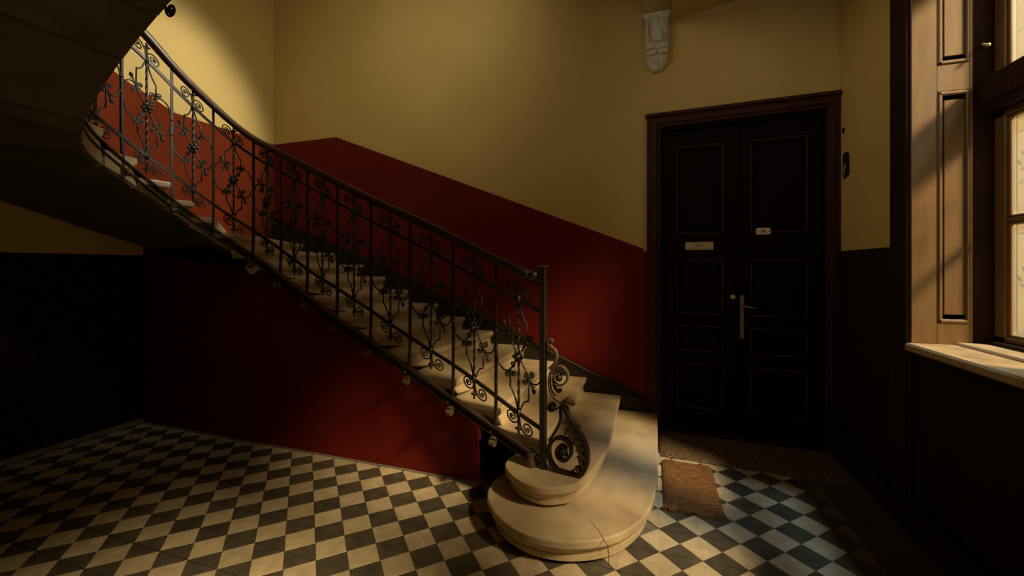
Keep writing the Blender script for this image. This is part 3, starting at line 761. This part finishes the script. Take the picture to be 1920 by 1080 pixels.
def leaf(x0, x1):
    mb = MB(); mb.box(x0 + .002, x1 - .002, .045, .09, .012, 2.643, 0, .002)
    sx = .095
    for a, c in ((x0 + .002, x0 + sx), (x1 - sx, x1 - .002)): mb.box(a, c, .03, .05, .012, 2.643, 0, .003)
    for a, c in ((.012, .20), (.60, .70), (.93, 1.02), (1.50, 1.72), (2.50, 2.643)): mb.box(x0 + sx - .01, x1 - sx + .01, .03, .05, a, c, 0, .003)
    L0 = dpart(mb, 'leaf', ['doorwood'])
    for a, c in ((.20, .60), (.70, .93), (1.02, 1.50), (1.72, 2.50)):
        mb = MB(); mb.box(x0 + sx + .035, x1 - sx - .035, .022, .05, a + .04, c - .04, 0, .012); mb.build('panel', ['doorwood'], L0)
        mb = MB()
        for (u0, u1, v0, v1) in ((x0 + sx, x1 - sx, a, a + .018), (x0 + sx, x1 - sx, c - .018, c), (x0 + sx, x0 + sx + .018, a, c), (x1 - sx - .018, x1 - sx, a, c)): mb.box(u0, u1, .016, .048, v0, v1, 0, .006)
        mb.build('panel_moulding', ['casing'], L0)
    return L0
LA, LB = leaf(.180, .752), leaf(.757, 1.358)
mb = MB(); mb.box(.738, .772, .012, .05, .012, 2.643, 0, .006); mb.build('meeting_bead', ['doorwood'], LB)
mb = MB(); mb.box(.35, .575, .016, .032, 1.585, 1.655, 0, .004)
for a in ((.36, .565, 1.592, 1.600), (.36, .565, 1.640, 1.648)): mb.box(a[0], a[1], .010, .02, a[2], a[3], 0, .002)
mb.box(.382, .545, .008, .02, 1.602, 1.636, 0, .004)
o = mb.build('mail_slot', ['brass'], LA); tag(o, 'pale brass letter slot plate')
mb = MB(); mb.box(.432, .492, .0065, .012, 1.617, 1.625, 0); mb.build('slot', ['black'], LA)
mb = MB(); mb.box(.775, .808, .018, .034, .83, 1.20, 0, .004); mb.build('handle_plate', ['nickel'], LB)
mb = MB(); mb.tube([(.792, .02, 1.115), (.792, -.03, 1.115), (.800, -.038, 1.114), (.85, -.040, 1.103), (.895, -.036, 1.098)], .0075, 7); mb.build('lever_handle', ['nickel'], LB)
mb = MB(); mb.tube([(.722, .03, 1.185), (.722, .012, 1.185)], [.018, .018], 12); mb.ball((.722, .0, 1.185), .021, 10, 6); o = mb.build('door_knob', ['porcelain'], LA); tag(o, 'small round cream knob')
mb = MB()
pl = [(.945 + .052 * math.copysign(abs(math.cos(a)) ** .35, math.cos(a)), 1.733 + .028 * math.copysign(abs(math.sin(a)) ** .35, math.sin(a))) for a in [2 * PI * i / 28 for i in range(28)]]
mb.slab([(x, .016, z) for x, z in pl], (0, -.010, 0)); o = mb.build('nameplate', ['porcelain'], LB); tag(o, 'small cream bell plate with two screws')
mb = MB(); mb.box(.928, .962, .003, .010, 1.722, 1.746, 0, .002); mb.build('name_card', ['tan'], LB)
for x in (.903, .987): mb = MB(); mb.ball((x, .006, 1.733), .006, 7, 4); mb.build('screw', ['tan'], LB)
mb = MB(); mb.box(.14, 1.40, -.05, .13, -.004, .014, 0, .004); dpart(mb, 'threshold', ['casing'])

# ------------------------------------------------------------------ window
WN = empty('window_1', (1.70, 1.7, 1.02)); tag(WN, kind='structure')
def wpart(mb, name, mats): return child(mb.build(name, mats), WN)
# casing on the room side
mb = MB()
for y0, y1 in ((WY1, WY1 + .205), (WY0 - .205, WY0)):
    mb.box(XR - .03, XR + .01, y0, y1, .0, WZ1 + .12, 0, .005); mb.box(XR - .045, XR - .02, y0 + (.02 if y0 > 1 else .05), y1 - (.05 if y0 > 1 else .02), 0, WZ1 + .1, 0, .006)
    mb.box(XR - .05, XR, y0 - .002 if y0 > 1 else y1 - .026, y0 + .026 if y0 > 1 else y1 + .002, WZ0, WZ1, 0, .006)
mb.box(XR - .03, XR + .01, WY0 - .205, WY1 + .205, WZ1, WZ1 + .2, 0, .005)
wpart(mb, 'casing', ['windark'])
# panelled linings of the reveal
def lining(y, s_):
    mb = MB(); mb.box(XR - .03, 1.615, y, y + s_ * .03, WZ0, WZ1, 0)
    x0, x1 = XR + .085, 1.597
    F = .012
    mb.box(XR - .028, x0, y, y - s_ * F, WZ0, WZ1, 0, .003); mb.box(x1, 1.615, y, y - s_ * F, WZ0, WZ1, 0, .003)
    for a, c in ((WZ0, 1.135), (2.385, 2.53), (3.15, WZ1)): mb.box(x0 - .003, x1 + .003, y, y - s_ * F, a, c, 0, .003)
    o = wpart(mb, 'lining', ['winwood'])
    for a, c in ((1.135, 2.385), (2.53, 3.15)):
        mb = MB(); mb.box(x0 + .030, x1 - .012, y + s_ * .002, y - s_ * .006, a + .045, c - .045, 0, .005)
        o2 = mb.build('lining_panel', ['winwood']); o2.parent = o
        mb = MB()
        for (u0, u1, v0, v1) in ((x0, x0 + .022, a, c), (x1 - .012, x1, a, c), (x0, x1, a, a + .022), (x0, x1, c - .022, c)): mb.box(u0, u1, y + s_ * .002, y - s_ * .018, v0, v1, 0, .007)
        o2 = mb.build('lining_moulding', ['winwood']); o2.parent = o
lining(WY1, 1); lining(WY0, -1)
mb = MB(); mb.box(XR - .03, 1.80, WY0, WY1, WZ1 - .012, WZ1 + .02, 0); wpart(mb, 'head_lining', ['winwood'])
# box frame, mullions, transom
mb = MB()
for y0, y1 in ((WY1 - .004, WY1 + .03), (WY0 - .03, WY0 + .004)): mb.box(1.612, 1.80, y0, y1, WZ0, WZ1, 0, .004)
mb.box(1.66, 1.80, WY0, WY1, WZ1 - .06, WZ1, 0, .004); mb.box(1.665, 1.80, WY0, WY1, WZ0, WZ0 + .032, 0, .004)
wpart(mb, 'frame', ['windark'])
mb = MB(); mb.box(1.645, 1.80, WY0, WY1, 2.245, 2.43, 0, .008); mb.box(1.63, 1.66, WY0, WY1, 2.28, 2.40, 0, .008); wpart(mb, 'transom', ['windark'])
NL = 3; mul = .13; lw = (WY1 - WY0 - mul * (NL - 1)) / NL
for i in range(NL - 1):
    y1 = WY1 - lw - i * (lw + mul); mb = MB(); mb.box(1.65, 1.80, y1 - mul, y1, WZ0, WZ1, 0, .008); mb.box(1.635, 1.66, y1 - mul + .03, y1 - .03, WZ0, WZ1, 0, .008); wpart(mb, 'mullion', ['windark'])
def sash(y0, y1, z0, z1, bars, ornament):
    mb = MB(); sw = .070
    mb.box(1.705, 1.75, y0, y0 + sw, z0, z1, 0, .005); mb.box(1.705, 1.75, y1 - sw, y1, z0, z1, 0, .005)
    mb.box(1.705, 1.75, y0, y1, z0, z0 + .030, 0, .005); mb.box(1.705, 1.75, y0, y1, z1 - .035, z1, 0, .005)
    for a in bars: mb.box(1.708, 1.748, y0 + sw, y1 - sw, a, a + .022, 0, .005)
    o = wpart(mb, 'sash', ['winwood'])
    mb = MB()      # glazing bead, paler and stepped
    zz = [z0 + .03] + [v for a in bars for v in (a, a + .022)] + [z1 - .035]
    for k in range(0, len(zz), 2):
        a, c = zz[k], zz[k + 1]
        for (v0, v1, u0, u1) in ((y0 + sw, y0 + sw + .016, a, c), (y1 - sw - .016, y1 - sw, a, c), (y0 + sw, y1 - sw, a, a + .013), (y0 + sw, y1 - sw, c - .013, c)): mb.box(1.715, 1.735, v0, v1, u0, u1, 0, .004)
    c_ = mb.build('glazing_bead', ['winwood']); c_.parent = o
    for k in range(0, len(zz), 2):
        a, c = zz[k], zz[k + 1]; mb = MB(); mb.box(1.724, 1.728, y0 + sw, y1 - sw, a, c, 0); c_ = mb.build('pane', ['glass']); c_.parent = o
        if ornament:
            mb = MB(); m0, m1, n0, n1 = y0 + sw + .03, y1 - sw - .03, a + .03, c - .03
            for e in (0, .012):
                t = .0022
                for (v0, v1, u0, u1) in ((m0 + e, m1 - e, n0 + e, n0 + e + t), (m0 + e, m1 - e, n1 - e - t, n1 - e), (m0 + e, m0 + e + t, n0 + e, n1 - e), (m1 - e - t, m1 - e, n0 + e, n1 - e)): mb.box(1.7225, 1.7238, v0, v1, u0, u1, 0)
            c_ = mb.build('etched_border', ['etch']); c_.parent = o
            # etched spray of leaves
            mb = MB(); cy, cz = (m0 + m1) / 2, (n0 + n1) / 2; hy_, hz_ = (m1 - m0) * .47, (n1 - n0) * .42
            rs = random.Random(3)
            for i in range(150):
                aa = rs.uniform(0, 2 * PI); rr_ = rs.uniform(.15, 1) ** .7; y = cy + hy_ * rr_ * math.cos(aa); z = cz + hz_ * rr_ * math.sin(aa)
                l_ = rs.uniform(.012, .024); an = aa + rs.uniform(-.8, .8); w_ = l_ * .38
                ca, sa = math.cos(an), math.sin(an)
                poly = [(-l_, 0), (-l_ * .4, w_ * .8), (l_ * .3, w_), (l_, 0), (l_ * .3, -w_), (-l_ * .4, -w_ * .8)]
                mb.slab([(1.7225, y + u * ca - v * sa, z + u * sa + v * ca) for u, v in poly], (.0012, 0, 0))
            c_ = mb.build('etched_leaves', ['etch']); c_.parent = o; tag(c_, kind='stuff')
for i in range(NL):
    y1 = WY1 - .002 - i * (lw + mul); y0 = y1 - lw + .004
    sash(y0, y1, WZ0 + .032, 2.246, [1.667], True); sash(y0, y1, 2.428, WZ1 - .055, [], False)
# window catch on the dark frame
mb = MB(); mb.tube([(1.66, 2.878, 2.60), (1.64, 2.85, 2.605), (1.645, 2.82, 2.585)], .006, 6); mb.ball((1.645, 2.82, 2.585), .010, 7, 4); wpart(mb, 'window_catch', ['brass'])
# sill
mb = MB(); mb.box(XR - .055, 1.70, WY0 - .03, WY1 - .0, WZ0 - .045, WZ0 + .0, 0, .010); mb.box(XR + .16, 1.70, WY0, WY1, WZ0 - .01, WZ0 + .014, 0, .008)
wpart(mb, 'sill', ['sill'])

W2 = empty('window_2', (1.70, -1, 1.02)); tag(W2, kind='structure')
mb = MB()
for y0, y1 in ((VY0, VY0 + .06), (VY1 - .06, VY1)): mb.box(1.68, 1.78, y0, y1, WZ0, VZ1, 0, .006)
for z0, z1 in ((WZ0, WZ0 + .06), (VZ1 - .06, VZ1)): mb.box(1.682, 1.778, VY0, VY1, z0, z1, 0, .006)
child(mb.build('frame', ['windark']), W2)
mb = MB(); mb.box(1.726, 1.730, VY0, VY1, WZ0, VZ1, 0); child(mb.build('pane', ['glass']), W2)
mb = MB(); mb.box(XR - .055, 1.70, VY0 - .03, VY1 + .03, WZ0 - .045, WZ0, 0, .010); child(mb.build('sill', ['sill']), W2)

# courtyard wall of yellow stone seen through the glass
CW = MB(); CW.box(4.33, 4.6, 4.6, 10.2, -1, 6.6, 0); CW.box(4.33, 4.6, -2.5, 4.6, -1, 2.4, 0); cw = struct(CW, 'wall_courtyard', ['courtjoint'])
row = 0; z = -.02; proto = None
while z < 6.4:
    y = 4.6 + (.6 if row % 2 else 0)
    while y < 9.8:
        jx = random.uniform(-.006, .006)
        if proto is None:
            mb = MB(); mb.box(-.06, .06, .010, 1.19, .010, .61, 0, .012); proto = mb.build('stone_block', ['courtstone'], cw); o = proto
        else: o = proto.copy(); o.name = 'stone_block'; COL.objects.link(o)
        o.parent = cw; o.location = (4.30 + jx, y, z); y += 1.2
    z += .62; row += 1
mb = MB(); mb.box(1.84, 3.4, -.75, -.55, -1, 4.2, 0); struct(mb, 'wall_light_block', ['render'])  # added outer wall, out of view, blocking garden_light from the door wall
mb = MB(); mb.box(1.9, 4.4, -3, 10, -1.1, -1.0, 0); struct(mb, 'courtyard_ground', ['render'])

# ------------------------------------------------------------------ small things
# coir doormat
mat_o = MB(); X0, X1, Y0, Y1 = .062, .398, 2.635, 3.285; n, m2 = 14, 26; vs = []; fs = []
for j in range(m2 + 1):
    for i in range(n + 1):
        u, v = i / n, j / m2
        e = min(u, 1 - u, v, 1 - v)
        vs.append((X0 + (X1 - X0) * u + .002 * math.sin(9 * v + 1) * (u > .9), Y0 + (Y1 - Y0) * v + .008 * math.sin(7 * u), (.020 if e > 0 else .0) + random.uniform(-.002, .002) + .001))
for j in range(m2):
    for i in range(n): a = j * (n + 1) + i; fs.append((a, a + 1, a + n + 2, a + n + 1))
mat_o.add(vs, fs, 0, True); mat_o.box(X0 + .01, X1 - .01, Y0 + .012, Y1 - .012, .0, .012, 0)
dm = mat_o.build('doormat', ['coir'], loc=(.23, 2.96, 0)); tag(dm, 'frayed brown coir doormat lying beside the rounded bottom step', 'doormat')
fr = MB()
for i in range(190):
    x = X0 + (X1 - X0) * random.random(); l_ = .010 + .030 * abs(math.sin(41 * x) * math.sin(97 * x + 1)) + random.uniform(0, .012); y = Y0 + .006 + .008 * math.sin(7 * (x - X0) / (X1 - X0))
    fr.tube([(x, y + .010, .016), (x + random.uniform(-.008, .008), y - l_ * .5, .012), (x + random.uniform(-.016, .016), y - l_, .003)], [.0034, .0028, .0010], 4)
f_ = fr.build('fringe', ['coir']); f_.parent = dm; f_.location = (-.23, -2.96, 0); tag(f_, kind='stuff')
# worn rug before the door
rg = MB(); X0, X1, Y0, Y1 = .055, 1.28, 3.345, 3.86; n, m2 = 44, 22; vs = []; fs = []
for j in range(m2 + 1):
    for i in range(n + 1):
        u, v = i / n, j / m2; e = min(u, 1 - u, v, 1 - v)
        vs.append((X0 + (X1 - X0) * u, Y0 + (Y1 - Y0) * v - .055 * u + .005 * math.sin(11 * u), (.016 if e > 0 else .002) + random.uniform(-.0025, .0025)))
for j in range(m2):
    for i in range(n): a = j * (n + 1) + i; fs.append((a, a + 1, a + n + 2, a + n + 1))
rg.add(vs, fs, 0, True)
r_ = rg.build('rug', ['rug'], loc=(.6, 3.6, 0)); tag(r_, 'worn dark brown rug lying along the dark double door', 'rug')

# plaster corbel high on the wall
cb = empty('corbel', (.037, YB, 3.4)); tag(cb, 'greyish white carved plaster corbel high on the ochre wall', 'corbel')
def cpart(mb, name): o = mb.build(name, ['plaster']); o.parent = cb; o.matrix_parent_inverse = Matrix.Translation(cb.location).inverted(); return o
mb = MB()
prof = [(3.18, .035, .03), (3.20, .055, .05), (3.235, .078, .07), (3.275, .092, .09), (3.30, .094, .10), (3.58, .094, .13), (3.61, .098, .135)]
rings = []
for z, hw, dp in prof: rings.append([(.037 - hw, YB - .001, z), (.037 + hw, YB - .001, z), (.037 + hw, YB - dp * .8, z), (.037 + hw * .6, YB - dp, z), (.037 - hw * .6, YB - dp, z), (.037 - hw, YB - dp * .8, z)])
m_ = 6; vs = [v for r in rings for v in r]; fs = [(i * m_ + j, i * m_ + (j + 1) % m_, (i + 1) * m_ + (j + 1) % m_, (i + 1) * m_ + j) for i in range(len(rings) - 1) for j in range(m_)] + [tuple(range(m_)), tuple(range(len(vs) - m_, len(vs)))]
mb.add(vs, fs, 0); cpart(mb, 'corbel_body')
mb = MB(); mb.box(-.082, .156, YB - .155, YB - .001, 3.612, 3.642, 0, .008); mb.box(-.07, .144, YB - .145, YB - .001, 3.595, 3.615, 0, .006); cpart(mb, 'abacus')
for z0, z1, xs_ in ((3.345, 3.378, ((-.052, .018), (.026, .126))), (3.295, 3.335, ((-.052, .040), (.048, .126)))):
    for a, c in xs_: mb = MB(); mb.box(a, c, YB - .122, YB - .04, z0, z1, 0, .008); cpart(mb, 'band')
for sx in (-1, 1):
    mb = MB(); pts = [(.037 + sx * (.070 + .024 * (1 - .7 * k / 16) * math.cos(1.2 + 7 * k / 16)), YB - .135, 3.565 + .024 * (1 - .7 * k / 16) * math.sin(1.2 + 7 * k / 16)) for k in range(17)]
    mb.tube(pts, .008, 6); mb.tube([(.037 + sx * .078, YB - .125, 3.54), (.037 + sx * .072, YB - .128, 3.46), (.037 + sx * .055, YB - .125, 3.40)], [.012, .009, .005], 6); cpart(mb, 'corner_leaf')
mb = MB(); mb.ball((.037, YB - .125, 3.572), .03, 10, 6, 0, (1.2, .6, .8)); mb.box(-.01, .084, YB - .138, YB - .1, 3.40, 3.54, 0, .012); cpart(mb, 'tablet')
mb = MB(); mb.ball((.037, YB - .04, 3.195), .028, 8, 5, 0, (1.1, .9, .8)); cpart(mb, 'drop')

# old switch box with a loose wire, and a plug hole above it, on the right wall
sb = MB(); oct_ = [(3.70, 2.135), (3.715, 2.115), (3.79, 2.105), (3.80, 2.13), (3.80, 2.27), (3.785, 2.30), (3.73, 2.295), (3.705, 2.275)]
sb.slab([(XR, y, z) for y, z in oct_], (-.008, 0, 0)); sbo = sb.build('switch_box', ['black'], loc=(XR, 3.75, 2.2)); tag(sbo, 'broken black switch box beside the dark double door', 'switch')
mb = MB(); mb.tube([(XR - .009, 3.775, 2.115), (XR - .016, 3.755, 2.16), (XR - .012, 3.745, 2.21)], .004, 5); o = mb.build('wire', ['brass']); o.parent = sbo; o.location = -Vector(sbo.location)
sb = MB(); sb.tube([(XR + .005, 3.80, 2.475), (XR - .005, 3.80, 2.475)], [.024, .020], 10); o = sb.build('wall_plug', ['black'], loc=(XR, 3.80, 2.475)); tag(o, 'small black round wall plug above the broken switch box', 'plug')
